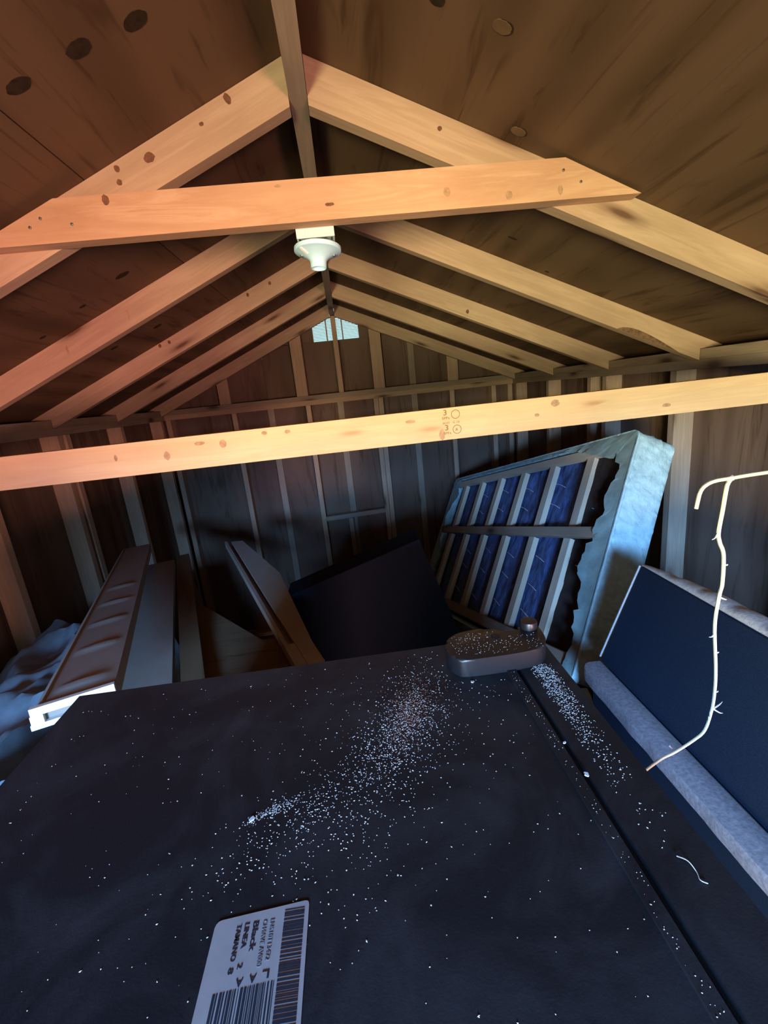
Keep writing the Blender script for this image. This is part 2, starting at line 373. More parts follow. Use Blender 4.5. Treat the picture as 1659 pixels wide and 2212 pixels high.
# back wall with the open doorway (behind the viewer)
back = bmesh.new()
DX0, DX1, DZ = -0.8, 0.95, 2.085
box(back, (-1.54, YB - 0.1, 0), (DX0, YB, 2.09)); box(back, (DX1, YB - 0.1, 0), (1.54, YB, 2.09))
box(back, (DX0, YB - 0.1, DZ), (DX1, YB, 2.09))
prism(back, [(-1.54, YB - 0.1, 2.09), (1.54, YB - 0.1, 2.09), (0, YB - 0.1, 2.765)], (0, 0.1, 0))
tag(mk('wall_back', back, WALLPLY), kind='structure')

# ------------------------------------------------------------------ roof timbers
rt_ = tag(mk('ridge_board', B((0, -0.019, 0), (3.95 - YB, 0.019, 0.085)), GREYWOOD, frame((0, YB, 2.668), (0, 1, 0), (-1, 0, 0), (0, 0, 1)), bev=0.002),
          'brown ridge board running along the roof peak above all rafters', 'ridge board')
RY = {'first': 1.1607, 'second': 1.784, 'third': 2.425, 'fourth': 3.09, 'gable': 3.80}
RF = {}
def rafter(s, y, label):
    sl = V((s, 0, -MS)).normalized(); nr = V((s * MS, 0, 1)).normalized()
    M = frame((s * 0.02, y, raft(0.02)), sl, nr.cross(sl), nr); Mi = M.inverted()
    P = [(0.02, raft(.02)), (1.432, raft(1.432)), (1.432, 2.0865), (1.5385, 2.0865), (1.5385, 2.01), (1.60, raft(1.60)), (1.60, roof(1.6) - .001), (0.02, roof(.02) - .001)]
    bm = prism(bmesh.new(), [(s * x, y, z) for x, z in P], (0, 0.038, 0))
    bm.transform(Mi)
    o = tag(mk('rafter', bm, PINE, M, bev=0.002), label, 'rafter', 'rafters of the gable roof'); RF[s, y] = o
    return o
rafter(-1, RY['first'], 'knotty left rafter nearest the viewer, crossed by the collar tie')
rafter(1, RY['first'], 'right rafter nearest the viewer, crossed by the collar tie')
rafter(-1, RY['second'], 'second left rafter, the wide one just behind the collar tie')
rafter(1, RY['second'], 'second right rafter, with a torn bark edge at its lower end')
rafter(-1, RY['third'], 'third left rafter, starting beside the lampholder socket')
rafter(1, RY['third'], 'third right rafter, starting beside the lampholder socket')
rafter(-1, RY['fourth'], 'fourth left rafter, last one before the gable wall')
rafter(1, RY['fourth'], 'fourth right rafter, last one before the gable wall')
rafter(-1, RY['gable'], 'left end rafter against the far gable wall beside the vent')
rafter(1, RY['gable'], 'right end rafter against the far gable wall beside the vent')
# collar tie nailed to the front of the first pair of rafters
ct = [(-0.72, 2.423), (0.742, 2.423), (0.565, 2.5045), (-0.527, 2.5045)]
ct = [(x, min(z, roof(x) - 0.002)) for x, z in ct]
bm = prism(bmesh.new(), [(x, 1.1215, z) for x, z in ct], (0, 0.0385, 0))
Mct = T(-0.72, 1.1215, 2.423); bm.transform(Mct.inverted())
collar = tag(mk('collar_tie', bm, CEDAR, Mct, bev=0.002), 'reddish collar tie beam crossing the roof above the lampholder', 'beam')
for x, z in ((-0.56, 2.47), (-0.50, 2.455), (-0.585, 2.455), (0.60, 2.455), (0.56, 2.48)):
    mk('nail_head', lathe(bmesh.new(), [(0.0005, 0.0018), (0.003, 0.0015), (0.0035, 0), (0.0005, 0)], 8), STEEL,
       frame((x, 1.1214, z), (1, 0, 0), (0, 0, 1), (0, -1, 0)), collar)
# ceiling joist
Mj = frame((-1.434, 1.25, 1.905), (1, 0, 0), (0, 1, 0), (0, 0, 1))
joist = tag(mk('ceiling_joist', B((0, 0, 0), (2.868, 0.038, 0.086)), JOIST, Mj, bev=0.002),
            'long pale ceiling joist with stamped grade marks spanning wall to wall', 'beam')
def stamp(body, x, z, size, width=None):
    text('grade_stamp', body, size, STAMP, frame((x, 1.2497, z), (1, 0, 0), (0, 0, 1), (0, -1, 0)), joist, width)
for dz in (0.0, -0.041):
    xo = 0.002 if dz else 0
    stamp('3', 0.281 + xo, 1.972 + dz, 0.021, 0.009); stamp('SPFs', 0.277 + xo, 1.961 + dz, 0.0095, 0.021)
    ring = bmesh.new(); n = 32
    for r0, r1 in ((0.0105, 0.0122),):
        a = [ring.verts.new((r0 * math.cos(2 * math.pi * k / n), r0 * math.sin(2 * math.pi * k / n), 0.0002)) for k in range(n)]
        b = [ring.verts.new((r1 * math.cos(2 * math.pi * k / n), r1 * math.sin(2 * math.pi * k / n), 0.0002)) for k in range(n)]
        for k in range(n): ring.faces.new((a[k], a[(k + 1) % n], b[(k + 1) % n], b[k]))
    mk('grade_stamp', ring, STAMP, frame((0.3155 + xo, 1.2497, 1.972 + dz), (1, 0, 0), (0, 0, 1), (0, -1, 0)), joist)
stamp('A', 0.3125, 1.9265, 0.012, 0.008)
stamp('BOIT', 0.279, 1.948, 0.0075, 0.019); stamp('C 15', 0.307, 1.948, 0.0085, 0.018)

WKNOT = plain('timber_knot', (0.17, 0.075, 0.04), 0.75, 0.2, 90, 0.35)
SOFTKNOT = plain('pale_timber_knot', (0.40, 0.24, 0.13), 0.75, 0.2, 90, 0.25)
BARK = plain('bark', (0.16, 0.09, 0.055), 0.9, 0.1, 60, 0.4, 0.8, 0.004)
def tknot(parent, x, y, z, rx, rz, m=WKNOT, tilt=0.0):
    rr = random.Random(int(abs(x * 7919 + z * 997) * 10)); b = bmesh.new(); n = 18
    prism(b, [(rx * math.cos(2 * math.pi * k / n) * rr.uniform(.85, 1.1), rz * math.sin(2 * math.pi * k / n) * rr.uniform(.85, 1.1), -0.002) for k in range(n)], (0, 0, 0.0024))
    mk('knot', b, m, frame((x, y, z), (math.cos(tilt), 0, math.sin(tilt)), (-math.sin(tilt), 0, math.cos(tilt)), (0, -1, 0)), parent)
for x, z, a, b_, m_ in ((-0.422, 2.494, .0075, .010, WKNOT), (0.297, 2.457, .008, .009, SOFTKNOT), (0.436, 2.441, .008, .009, SOFTKNOT), (0.553, 2.443, .006, .010, SOFTKNOT), (0.039, 2.452, .011, .0035, WKNOT), (-0.065, 2.494, .008, .003, SOFTKNOT)):
    tknot(collar, x, 1.1215, z, a, b_, m_)
for x, z, a, b_ in ((-0.147, 2.675, .007, .011), (-0.209, 2.634, .005, .004), (-0.329, 2.581, .012, .010), (-0.40, 2.565, .006, .007), (-0.401, 2.540, .006, .006)):
    tknot(RF[-1, RY['first']], x, RY['first'], z, a, b_, WKNOT, 0.4)
tknot(RF[1, RY['first']], 0.299, RY['first'], 2.594, .005, .005)
for x, z, a, b_ in ((0.921, 1.932, .014, .005), (0.597, 1.972, .012, .010), (-0.595, 1.956, .004, .009), (-0.465, 1.947, .008, .012), (-0.375, 1.970, .014, .005), (-0.315, 1.962, .009, .011), (-0.142, 1.975, .008, .005), (-0.203, 1.978, .008, .005), (0.544, 1.945, .007, .005), (0.19, 1.965, .014, .005), (0.275, 1.921, .008, .016)):
    tknot(joist, x, 1.25, z, a, b_, SOFTKNOT)
for x, z, a, b_ in ((-0.696, 2.405, .005, .018), (-0.928, 2.31, .005, .018)):
    tknot(RF[-1, RY['second']], x, RY['second'], z, a, b_, SOFTKNOT)
for x, z in ((-0.791, 2.392), (-0.838, 2.379), (-0.381, 2.568), (-0.269, 2.61)):
    tknot(RF[-1, RY['third']], x, RY['third'], z, .007, .009)
tknot(RF[1, RY['third']], 0.687, RY['third'], 2.397, .008, .010)
# bark left on the lower edge of the second right rafter
bk = bmesh.new(); pts = []
for k in range(13):
    x = 1.09 + 0.25 * k / 12; pts.append((x, raft(x) + 0.024 * math.sin(math.pi * (k / 12) ** .7) + 0.0006))
prism(bk, [(x, RY['second'] - 0.0016, z) for x, z in pts] + [(x, RY['second'] - 0.0016, raft(x) + 0.0004) for x in (1.34, 1.09)], (0, 0.003, 0))
mk('bark_edge', bk, BARK, None, RF[1, RY['second']])

# ------------------------------------------------------------------ gable vent
vent = empty('gable_vent', (0.013, 3.966, vz0), 'daylit white louvred vent at the peak of the far gable wall', 'vent')
fr = bmesh.new()
VT = 2.668
box(fr, (vx0 - .01, 3.967, vz0 - .012), (vx1 + .01, 3.985, vz0)); box(fr, (vx0 - .012, 3.967, vz0), (vx0, 3.985, VT)); box(fr, (vx1, 3.967, vz0), (vx1 + .012, 3.985, VT))
box(fr, (vx0 - .01, 3.967, VT), (vx1 + .01, 3.985, VT + .012))
mk('vent_frame', fr, WHITE, None, vent)
sl0 = None
for k in range(15):
    z = vz0 + 0.006 + k * 0.0112
    if sl0 is None:
        bm = B((vx0, 0, 0), (vx1, 0.0095, 0.0012))
        bmesh.ops.rotate(bm, verts=bm.verts, cent=(0, 0, 0), matrix=Matrix.Rotation(math.radians(-32), 3, 'X'))
        sl0 = mk('louvre_slat', bm, LOUVRE, T(0, 3.969, z), vent)
    else:
        o = sl0.copy(); link(o, T(0, 3.969, z), vent)
for x in (-0.06, 0.068):
    mk('vent_bar', B((x - .005, 3.9655, vz0), (x + .005, 3.969, VT)), GREYWOOD, None, vent)

# ------------------------------------------------------------------ lampholder
lamp = empty('lampholder', (0.0, 1.21, 2.45), 'white bulbless lampholder and cream box hung behind the collar tie', 'light fixture')
bm = bmesh.new(); w = 0.043
y0, y1, z0, z1 = 1.1615, 1.243, 2.4035, 2.452
box(bm, (-w, y0, z0), (w, y0 + .004, z1)); box(bm, (-w, y1 - .004, z0), (w, y1, z1)); box(bm, (-w, y0 + .004, z0), (-w + .004, y1 - .004, z1)); box(bm, (w - .004, y0 + .004, z0), (w, y1 - .004, z1))
box(bm, (-w, y0, z1), (w, y1, z1 + .003))
jb = mk('junction_box', bm, CREAMPLASTIC, None, lamp)
for sx in (-1, 1):
    mk('knockout_rib', B((sx * 0.024 - .001, y0 - .001, z0 + .002), (sx * 0.024 + .001, y0, z1)), CREAMPLASTIC, None, jb)
    for yy in (y0 + .012, y1 - .012):
        mk('screw_boss', lathe(bmesh.new(), [(0.001, 0.0), (0.0055, 0.0), (0.0055, 0.03), (0.001, 0.03)], 14), CREAMPLASTIC, T(sx * (w - .0125), yy, z0 + .002), jb, smooth=False)
Md = T(0.0, 1.212, 2.3925) @ Matrix.Rotation(math.radians(4), 4, 'Y') @ Matrix.Rotation(math.radians(-4), 4, 'X')
disc = mk('lampholder_disc', lathe(bmesh.new(), [(0.002, 0.004), (0.0545, 0.004), (0.0555, 0.003), (0.0555, -0.0045), (0.0545, -0.0058), (0.0525, -0.0062), (0.044, -0.0095), (0.032, -0.0155), (0.0245, -0.0205), (0.0205, -0.0245), (0.0195, -0.028)], 64), PORCELAIN, Md, lamp, smooth=True)
mk('lamp_socket', lathe(bmesh.new(), [(0.0195, -0.026), (0.0188, -0.0405), (0.0178, -0.042), (0.0165, -0.0415), (0.016, -0.030), (0.003, -0.029)], 48), PORCELAIN, Md, lamp, smooth=True)
mk('socket_contact', B((-0.006, -0.003, -0.0325), (0.001, 0.003, -0.0295)), STEEL, Md, lamp)
mk('switch_bar', B((-0.011, -0.0028, -0.0022), (0.011, 0.0028, 0.0022)), WHITE, Md @ Matrix.Rotation(math.radians(222), 4, 'Z') @ T(0.041, 0, -0.0115) @ Matrix.Rotation(math.radians(-25), 4, 'Y'), lamp, bev=0.001)
for sx in (-1, 1):
    mk('mounting_screw', lathe(bmesh.new(), [(0.0005, -0.0165), (0.003, -0.0155), (0.003, -0.012), (0.0005, -0.012)], 10), STEEL, Md @ T(sx * 0.0385, 0, 0), lamp)

# ------------------------------------------------------------------ refrigerator
FT = 1.67
fr_ = empty('refrigerator', (-0.1, 0.25, 0), 'black refrigerator with crumb-strewn top filling the foreground', 'refrigerator')
mk('cabinet', B((-0.415, -0.13, 0.02), (0.205, 0.612, FT)), BLACKTOP, None, fr_, bev=0.011)
mk('top_lip', B((0.1925, -0.12, FT - .004), (0.2045, 0.585, FT + 0.003)), BLACKTOP, None, fr_, bev=0.0025)
mk('door_gasket', B((0.2052, -0.12, 0.08), (0.2115, 0.60, FT - 0.006)), GASKET, None, fr_)
mk('freezer_door', B((0.2118, -0.13, 1.12), (0.267, 0.612, FT + 0.001)), BLACKTOP, None, fr_, bev=0.012)
mk('refrigerator_door', B((0.2118, -0.13, 0.09), (0.267, 0.612, 1.11)), BLACKTOP, None, fr_, bev=0.012)
# hinge cover: rounded slab with a hooked end over the door corner
hp = [(0.118, 0.556), (0.121, 0.574), (0.132, 0.588), (0.150, 0.597), (0.186, 0.599), (0.203, 0.588), (0.222, 0.578), (0.234, 0.584), (0.239, 0.596), (0.250, 0.600), (0.259, 0.592), (0.261, 0.575), (0.258, 0.552), (0.249, 0.536), (0.236, 0.5285), (0.200, 0.525), (0.140, 0.526), (0.126, 0.534), (0.120, 0.545)]
hp = [(p.x, p.y) for p in smooth_path([(x, y, 0) for x, y in hp + hp[:1]], 4)[:-1]]
bm = prism(bmesh.new(), [(x, y, FT + .0005) for x, y in hp], (0, 0, 0.026))
bmesh.ops.bevel(bm, geom=[e for e in bm.edges if min(v.co.z for v in e.verts) > FT + .02], offset=0.004, segments=3, affect='EDGES', profile=0.5)
hc = mk('hinge_cover', bm, BLACKPLASTIC, None, fr_, smooth=True)
mk('hinge_pin_cap', lathe(bmesh.new(), [(0.001, 0.0), (0.0125, 0.0), (0.0125, 0.008), (0.0115, 0.0105), (0.001, 0.011)], 28), BLACKPLASTIC, T(0.2475, 0.586, FT + .0262), hc, smooth=True)
mk('screw_hole', lathe(bmesh.new(), [(0.0005, 0.0), (0.0075, 0.0), (0.0075, 0.0006), (0.0005, 0.0006)], 16), GASKET, T(0.193, 0.572, FT + .0263), hc)
# bar-code label
lb = mk('barcode_label', prism(bmesh.new(), [(-0.1265, 0.1, FT + .0003), (-0.1265, 0.2675, FT + .0003), (-0.1258, 0.2700, FT + .0003), (-0.1242, 0.2718, FT + .0003), (-0.1215, 0.2725, FT + .0003), (-0.0585, 0.2768, FT + .0003), (-0.0565, 0.2765, FT + .0003), (-0.0554, 0.2754, FT + .0003), (-0.0550, 0.2735, FT + .0003), (-0.0550, 0.1, FT + .0003)], (0, 0, 0.0004)), PAPER, None, fr_)
lb['label'] = 'peeling white label with bar codes and black print'
zt = FT + .0008
def ltext(body, x, y, size, width, m=INK):
    text('label_text', body, size, m, frame((x, y, zt), (0, -1, 0), (1, 0, 0), (0, 0, 1)), lb, width)
ltext('LNS10T13472', -0.0838, 0.2672, 0.0046, 0.0265, INKGREY); ltext('CH4AVE AV000', -0.0894, 0.2672, 0.0046, 0.0295, INKGREY)
ltext('Black', -0.0968, 0.2678, 0.0062, 0.0195); ltext('LINEA', -0.1032, 0.2675, 0.0052, 0.0165); ltext('2', -0.1032, 0.2415, 0.0052, 0.003)
ltext('TAMANO', -0.1092, 0.267, 0.0052, 0.0235); ltext('8', -0.1092, 0.2395, 0.0052, 0.0034)
for ch, x, y in (('L', -0.0790, 0.2348), ('A', -0.0885, 0.2335), ('A', -0.0975, 0.2325)):
    text('label_text', ch, 0.0066, INK, frame((x, y, zt), (-1, 0, 0), (0, -1, 0), (0, 0, 1)), lb, 0.0048)
r2 = random.Random(3)
bm = bmesh.new(); y = 0.272
while y > 0.17:
    h = r2.choice([0.0004, 0.0004, 0.0007, 0.0012, 0.0018]); box(bm, (-0.0735, y - h, zt - .0003), (-0.0582, y, zt + .0001)); y -= h + r2.choice([0.0006, 0.0009, 0.0013])
mk('bar_code', bm, INK, T(0, 0, 0), lb)
bm = bmesh.new(); x = -0.0755
while x > -0.1175:
    h = r2.choice([0.0005, 0.0006, 0.0011, 0.0018]); box(bm, (x - h, 0.1, zt - .0003), (x, 0.228 + 0.05 * (x + 0.0755), zt + .0001)); x -= h + r2.choice([0.0005, 0.0006, 0.0012])
mk('bar_code', bm, INK, T(0, 0, 0), lb)

# crumbs and dust
rc = random.Random(11); bm = bmesh.new()
def crumb(x, y, z, r):
    a = rc.uniform(0, 3.1); e = rc.uniform(0.7, 1.7)
    d = [V((math.cos(a) * r * e, math.sin(a) * r * e, 0)), V((-math.sin(a) * r, math.cos(a) * r, 0)), V((0, 0, r * 0.7))]
    c = V((x, y, z)); vv = [bm.verts.new(c + q) for q in (d[0], d[1], -d[0], -d[1])]; t = bm.verts.new(c + d[2]); 
    for i in range(4): bm.faces.new((vv[i], vv[(i + 1) % 4], t))
def scatter(n, cx, cy, sx, sy, rot, r0, r1, z=FT):
    for _ in range(n):
        u, v = rc.gauss(0, sx), rc.gauss(0, sy)
        x = cx + u * math.cos(rot) - v * math.sin(rot); y = cy + u * math.sin(rot) + v * math.cos(rot)
        if -0.40 < x < 0.190 and 0.12 < y < 0.598 and not (0.115 < x and y > 0.522): crumb(x, y, z + .0001, rc.uniform(r0, r1))
scatter(900, 0.045, 0.455, 0.050, 0.022, 1.15, 0.0003, 0.0009)
scatter(500, 0.000, 0.395, 0.055, 0.03, 0.8, 0.0003, 0.0008)
scatter(240, -0.098, 0.3645, 0.014, 0.0032, 0.42, 0.0002, 0.0007)
scatter(260, -0.075, 0.352, 0.035, 0.014, 0.55, 0.0003, 0.0008)
scatter(250, 0.06, 0.46, 0.10, 0.09, 0.0, 0.0003, 0.0009)
scatter(160, -0.05, 0.30, 0.06, 0.03, 0.3, 0.0003, 0.0008)
for _ in range(420): 
    x, y = rc.uniform(-0.39, 0.19), rc.uniform(0.14, 0.595)
    if not (0.115 < x and y > 0.522): crumb(x, y, FT + .0001, rc.uniform(0.00025, 0.0008))
for _ in range(1100):      # along the door top
    y = 0.53 - abs(rc.gauss(0, 0.085)); x = rc.gauss(0.238, 0.009)
    if 0.224 < x < 0.255 and y > 0.15: crumb(x, y, FT + .0011, rc.uniform(0.0003, 0.0009))
for _ in range(230):       # on the hinge cover
    x, y = rc.uniform(0.128, 0.25), rc.uniform(0.533, 0.590)
    if x < 0.195 or y < 0.57: crumb(x, y, FT + .0266, rc.uniform(0.0003, 0.0007))
for _ in range(120):       # on the lip
    crumb(rc.uniform(0.1945, 0.2025), rc.uniform(0.15, 0.52), FT + .0031, rc.uniform(0.0002, 0.0006))
crumb_bm = bm; bm = bmesh.new()
scatter(900, 0.050, 0.468, 0.032, 0.012, 1.2, 0.0002, 0.0007)
scatter(300, 0.06, 0.50, 0.03, 0.03, 0.0, 0.0002, 0.0006)
tag(mk('sawdust', bm, BROWNDUST, T(0, 0, 0)), 'fine reddish-brown sawdust heap amid the crumbs on the refrigerator', 'sawdust', kind='stuff')
bm = crumb_bm
tag(mk('crumbs', bm, DUST, T(0, 0, 0)), 'pale sawdust crumbs strewn over the black refrigerator top', 'crumbs', kind='stuff')
def flake(x, y, z, r, m, label, stretch=1.6, seed=1):
    rr = random.Random(seed); b = bmesh.new(); n = 9
    pts = [(math.cos(2 * math.pi * k / n) * r * stretch * rr.uniform(.6, 1.2), math.sin(2 * math.pi * k / n) * r * rr.uniform(.6, 1.2), 0) for k in range(n)]
    prism(b, pts, (0, 0, r * 0.5))
    return tag(mk('paint_flake', b, m, T(x, y, z) @ Matrix.Rotation(seed, 4, 'Z'), bev=r * 0.12), label, 'flake')
flake(-0.116, 0.3585, FT + .0002, 0.0022, FLAKE, 'white flake at the left end of the dust streak on the refrigerator', 1.7, 1)
flake(0.2085, 0.3465, FT + .0032, 0.0022, FLAKE, 'white flake lying in the refrigerator door seam', 1.2, 2)
flake(0.142, 0.5145, FT + .0002, 0.0022, DUST, 'tan crumb in front of the black hinge cover', 1.1, 3)
flake(0.207, 0.389, FT + .0032, 0.0014, FLAKE, 'small white flake further up the refrigerator door seam', 1.5, 4)
hb = tube(bmesh.new(), smooth_path([(0.2375, 0.262, FT + .0022), (0.242, 0.256, FT + .004), (0.2435, 0.249, FT + .0022), (0.242, 0.243, FT + .002), (0.2455, 0.2395, FT + .0022)], 5), 0.0004, 5)
tag(mk('thread', hb, DUST), 'curl of pale thread on the black refrigerator door top', 'thread')

# ------------------------------------------------------------------ box spring leaning on the right wall
Pb = V((1.1145, 1.6576, 2.05 - 0.2369)); lb_ = V((-0.15842, 0.95392, -0.25483)); wb = V((-0.42482, -0.29883, -0.85454)); nb = V((-0.89131, -0.02712, 0.45258))
MB = frame(Pb, lb_, wb, nb); LB, WB, TB = 1.897, 0.97, 0.175
bsp = empty('box_spring', (0, 0, 0), 'torn aqua box spring leaning on the right wall with its slats bared', 'box spring', M=MB)
def BS(lo, hi, name, m, bev=0.002): return mk(name, B(lo, hi), m, MB, bsp, bev=bev)
# padded border all round: rounded section, folds
def border():
    bm = bmesh.new(); rr = 0.03; per = []
    def arc(cx, cy, a0, a1, n=6):
        for k in range(n + 1):
            a = a0 + (a1 - a0) * k / n; per.append((cx + rr * math.cos(a), cy + rr * math.sin(a)))
    def line(p, q, n):
        for k in range(1, n): per.append((p[0] + (q[0] - p[0]) * k / n, p[1] + (q[1] - p[1]) * k / n))
    arc(rr, rr, -math.pi / 2, -math.pi); line((0, rr), (0, WB - rr), 150); arc(rr, WB - rr, math.pi, math.pi / 2)
    line((rr, WB), (LB - rr, WB), 50); arc(LB - rr, WB - rr, math.pi / 2, 0); line((LB, WB - rr), (LB, rr), 30); arc(LB - rr, rr, 0, -math.pi / 2)
    line((LB - rr, 0), (rr, 0), 70)
    prof = [(0.010, -0.030), (0.004, -0.004), (0.004, 0.003), (-0.004, 0.004), (-0.005, -0.004), (0.000, -0.010), (-0.003, -0.022), (-0.004, -0.034), (-0.005, -0.046), (-0.006, -0.058), (-0.006, -0.07), (-0.006, -0.082), (-0.006, -0.094), (-0.006, -0.106), (-0.005, -0.118), (-0.005, -0.13), (-0.004, -0.142), (-0.003, -0.154), (0.0, -0.166), (0.008, -0.175), (0.03, -0.176)]
    rings = []; n = len(per)
    for i, (x, y) in enumerate(per):
        x0, y0 = per[i - 1]; x1, y1 = per[(i + 1) % n]
        t = V((x1 - x0, y1 - y0, 0)).normalized(); inn = V((t.y, -t.x, 0))
        if inn.dot(V((LB / 2 - x, WB / 2 - y, 0))) < 0: inn = -inn
        ring = []
        for j, (d, z) in enumerate(prof):
            q = V((x * 16, y * 16, z * 22)); f = 0
            if 5 <= j <= 18:
                w1 = V((noise.noise(q * .8), noise.noise(q * .8 + V((9, 9, 9))), 0)) * 1.2
                f = 0.004 * noise.noise(q) + 0.011 * (abs(noise.noise(V((x * 34, y * 34, z * 46)) + w1)) ** .7) - 0.004
            ring.append(bm.verts.new(V((x, y, z)) + inn * (d - f)))
        rings.append(ring)
    for i in range(n):
        a, b = rings[i], rings[(i + 1) % n]
        for j in range(len(prof) - 1): bm.faces.new((a[j], a[j + 1], b[j + 1], b[j]))
    return bm
mk('fabric_border', border(), AQUA, MB, bsp, smooth=True)
BS((0.012, 0.012, -0.172), (LB - .012, WB - .012, -0.150), 'back_panel', AQUA, 0)
# padding / netting seen between the slats, rumpled
bm = bmesh.new(); nx, ny = 90, 50; g = {}
for i in range(nx + 1):
    for j in range(ny + 1):
        x, y = 0.02 + (LB - .04) * i / nx, 0.02 + (WB - .04) * j / ny
        z = -0.062 + 0.010 * noise.noise(V((x * 22, y * 5, 1))) + 0.006 * noise.noise(V((x * 30, y * 26, 7)))
        g[i, j] = bm.verts.new((x, y, z))
for i in range(nx):
    for j in range(ny): bm.faces.new((g[i, j], g[i + 1, j], g[i + 1, j + 1], g[i, j + 1]))
mk('pad_netting', bm, MESHBACK, MB, bsp, smooth=True)
# brown-black strip laid over the netting along the near edge
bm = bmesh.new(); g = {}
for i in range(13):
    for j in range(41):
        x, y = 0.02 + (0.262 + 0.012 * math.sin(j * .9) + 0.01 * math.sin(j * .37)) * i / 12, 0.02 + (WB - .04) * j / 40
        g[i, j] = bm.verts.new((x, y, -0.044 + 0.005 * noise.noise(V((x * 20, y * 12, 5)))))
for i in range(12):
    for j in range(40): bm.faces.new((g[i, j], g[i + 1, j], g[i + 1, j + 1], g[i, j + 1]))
mk('dark_strip', bm, DARKSTRIP, MB, bsp, smooth=True)
# frame rails and slats
BS((0.20, 0.028, -0.040), (LB - .03, 0.062, -0.006), 'frame_rail', SLAT)
BS((0.03, 0.388, -0.022), (LB - .03, 0.432, 0.004), 'center_rail', GREYWOOD)
BS((0.03, 0.885, -0.036), (LB - .03, 0.935, 0.0), 'frame_rail', GREYWOOD)
sl_a = (0.285, 0.575, 0.865, 1.15, 1.43, 1.71)
for a in sl_a:
    mk('slat', B((0, -0.024, -0.014), (0.36, 0.024, 0.014)), SLAT, MB @ frame((a, 0.063, -0.036), (0, 1, 0), (-1, 0, 0), (0, 0, 1)), bsp, bev=0.002)
    mk('slat', B((0, -0.024, -0.014), (0.455, 0.024, 0.014)), SLAT, MB @ frame((a + .012, 0.4325, -0.036), (0, 1, 0), (-1, 0, 0), (0, 0, 1)), bsp, bev=0.002)
rw = random.Random(5)
for a in sl_a[:5]:
    for b in (0.13, 0.27, 0.52, 0.64, 0.78):
        b += rw.uniform(-.02, .02)
        tubeb = tube(bmesh.new(), [(a - 0.026, b, -0.05), (a - 0.075, b + .012, -0.046), (a - 0.11, b + .026, -0.05)], 0.0016, 5)
        mk('spring_wire', tubeb, WIRE, MB, bsp)
# remains of the torn dust cover around the face
def ragged(outer, inner, name, seed, m=AQUATORN, z=0.005, amp=0.022):
    rr = random.Random(seed); bm = bmesh.new(); n = len(outer)
    o = []; i2 = []
    for k in range(n):
        o.append(bm.verts.new((*outer[k], z))); q = inner[k]
        nz = 1.5 * amp * noise.noise(V((k * 0.23 + seed, seed, 0))); i2.append(bm.verts.new((q[0] + nz + rr.uniform(-amp, amp) * .4, q[1] + rr.uniform(-amp, amp) * .4, z + rr.uniform(-.006, .012))))
    mid = [bm.verts.new(((a.co.x + b.co.x) / 2, (a.co.y + b.co.y) / 2, z + rr.uniform(-.003, .008))) for a, b in zip(o, i2)]
    for k in range(n - 1):
        bm.faces.new((o[k], o[k + 1], mid[k + 1], mid[k])); bm.faces.new((mid[k], mid[k + 1], i2[k + 1], i2[k]))
    bmesh.ops.solidify(bm, geom=bm.faces[:], thickness=0.0015)
    mk(name, bm, m, MB, bsp, smooth=True)
nn = 46
def wid(b):     # width of the remaining cover along the near edge
    return 0.082 + 0.10 * math.exp(-(b / 0.06) ** 2) - 0.02 * math.sin(b * 9) - 0.04 * max(0, b - 0.62) + 0.03 * math.exp(-((b - .56) / .05) ** 2)
ragged([(0.004, 0.004 + (WB - .008) * k / nn) for k in range(nn + 1)], [(wid(WB * k / nn), 0.01 + (WB - .02) * k / nn) for k in range(nn + 1)], 'torn_cover', 2)
ragged([(0.004 + 0.42 * k / 16, 0.004) for k in range(17)], [(0.10 + 0.36 * k / 16, 0.018 + 0.085 * (1 - (k / 16)) ** 1.3) for k in range(17)], 'torn_cover', 3, amp=0.012)
ragged([(LB - .004, 0.004 + (WB - .008) * k / 24) for k in range(25)], [(LB - 0.10 - 0.05 * math.sin(k * 0.5), 0.01 + (WB - .02) * k / 24) for k in range(25)], 'torn_cover', 4)
ragged([(0.42 + 1.46 * k / 30, 0.003) for k in range(31)], [(0.42 + 1.46 * k / 30, 0.022) for k in range(31)], 'torn_cover', 5, amp=0.004)
# flap of cover hanging off the lower near corner
def flap():
    bm = bmesh.new(); rows = []
    for k in range(9):
        t = k / 8; w_ = 0.055 * (1 - 0.55 * t * t)
        c = V((0.722, 1.345, 0.965)) + V((-0.010 * t, -0.145 * t, -0.045 * t - 0.03 * t * t))
        rows.append([bm.verts.new(c + V((w_ * (q - 0.5), 0, 0.004 * math.sin(q * 3.14)))) for q in (0, .25, .5, .75, 1)])
    for a, b in zip(rows, rows[1:]):
        for q in range(4): bm.faces.new((a[q], a[q + 1], b[q + 1], b[q]))
    bmesh.ops.solidify(bm, geom=bm.faces[:], thickness=0.0015)
    return bm
mk('cover_flap', flap(), AQUATORN, None, bsp, smooth=True)

# ------------------------------------------------------------------ upended sofa on the right
sofa = empty('upended_sofa', (1.0, 0.5, 0), 'upended sofa with navy underside cloth right of the refrigerator', 'sofa')
mk('body', B((0.668, -0.30, 0.0), (1.40, 1.16, 1.175)), DARKCLOTH, None, sofa, bev=0.02)
# leaning underside panel
bm = prism(bmesh.new(), [(0.704, -0.30, 1.190), (0.818, -0.30, 1.482), (0.836, -0.30, 1.482), (0.836, -0.30, 1.190)], (0, 1.480, 0))
mk('underside_panel', bm, DARKCLOTH, None, sofa, bev=0.008)
mk('piping', tube(bmesh.new(), smooth_path([(0.700, 1.181, 1.204), (0.757, 1.183, 1.34), (0.817, 1.183, 1.485)], 6), 0.0030, 6), PIPING, None, sofa, smooth=True)
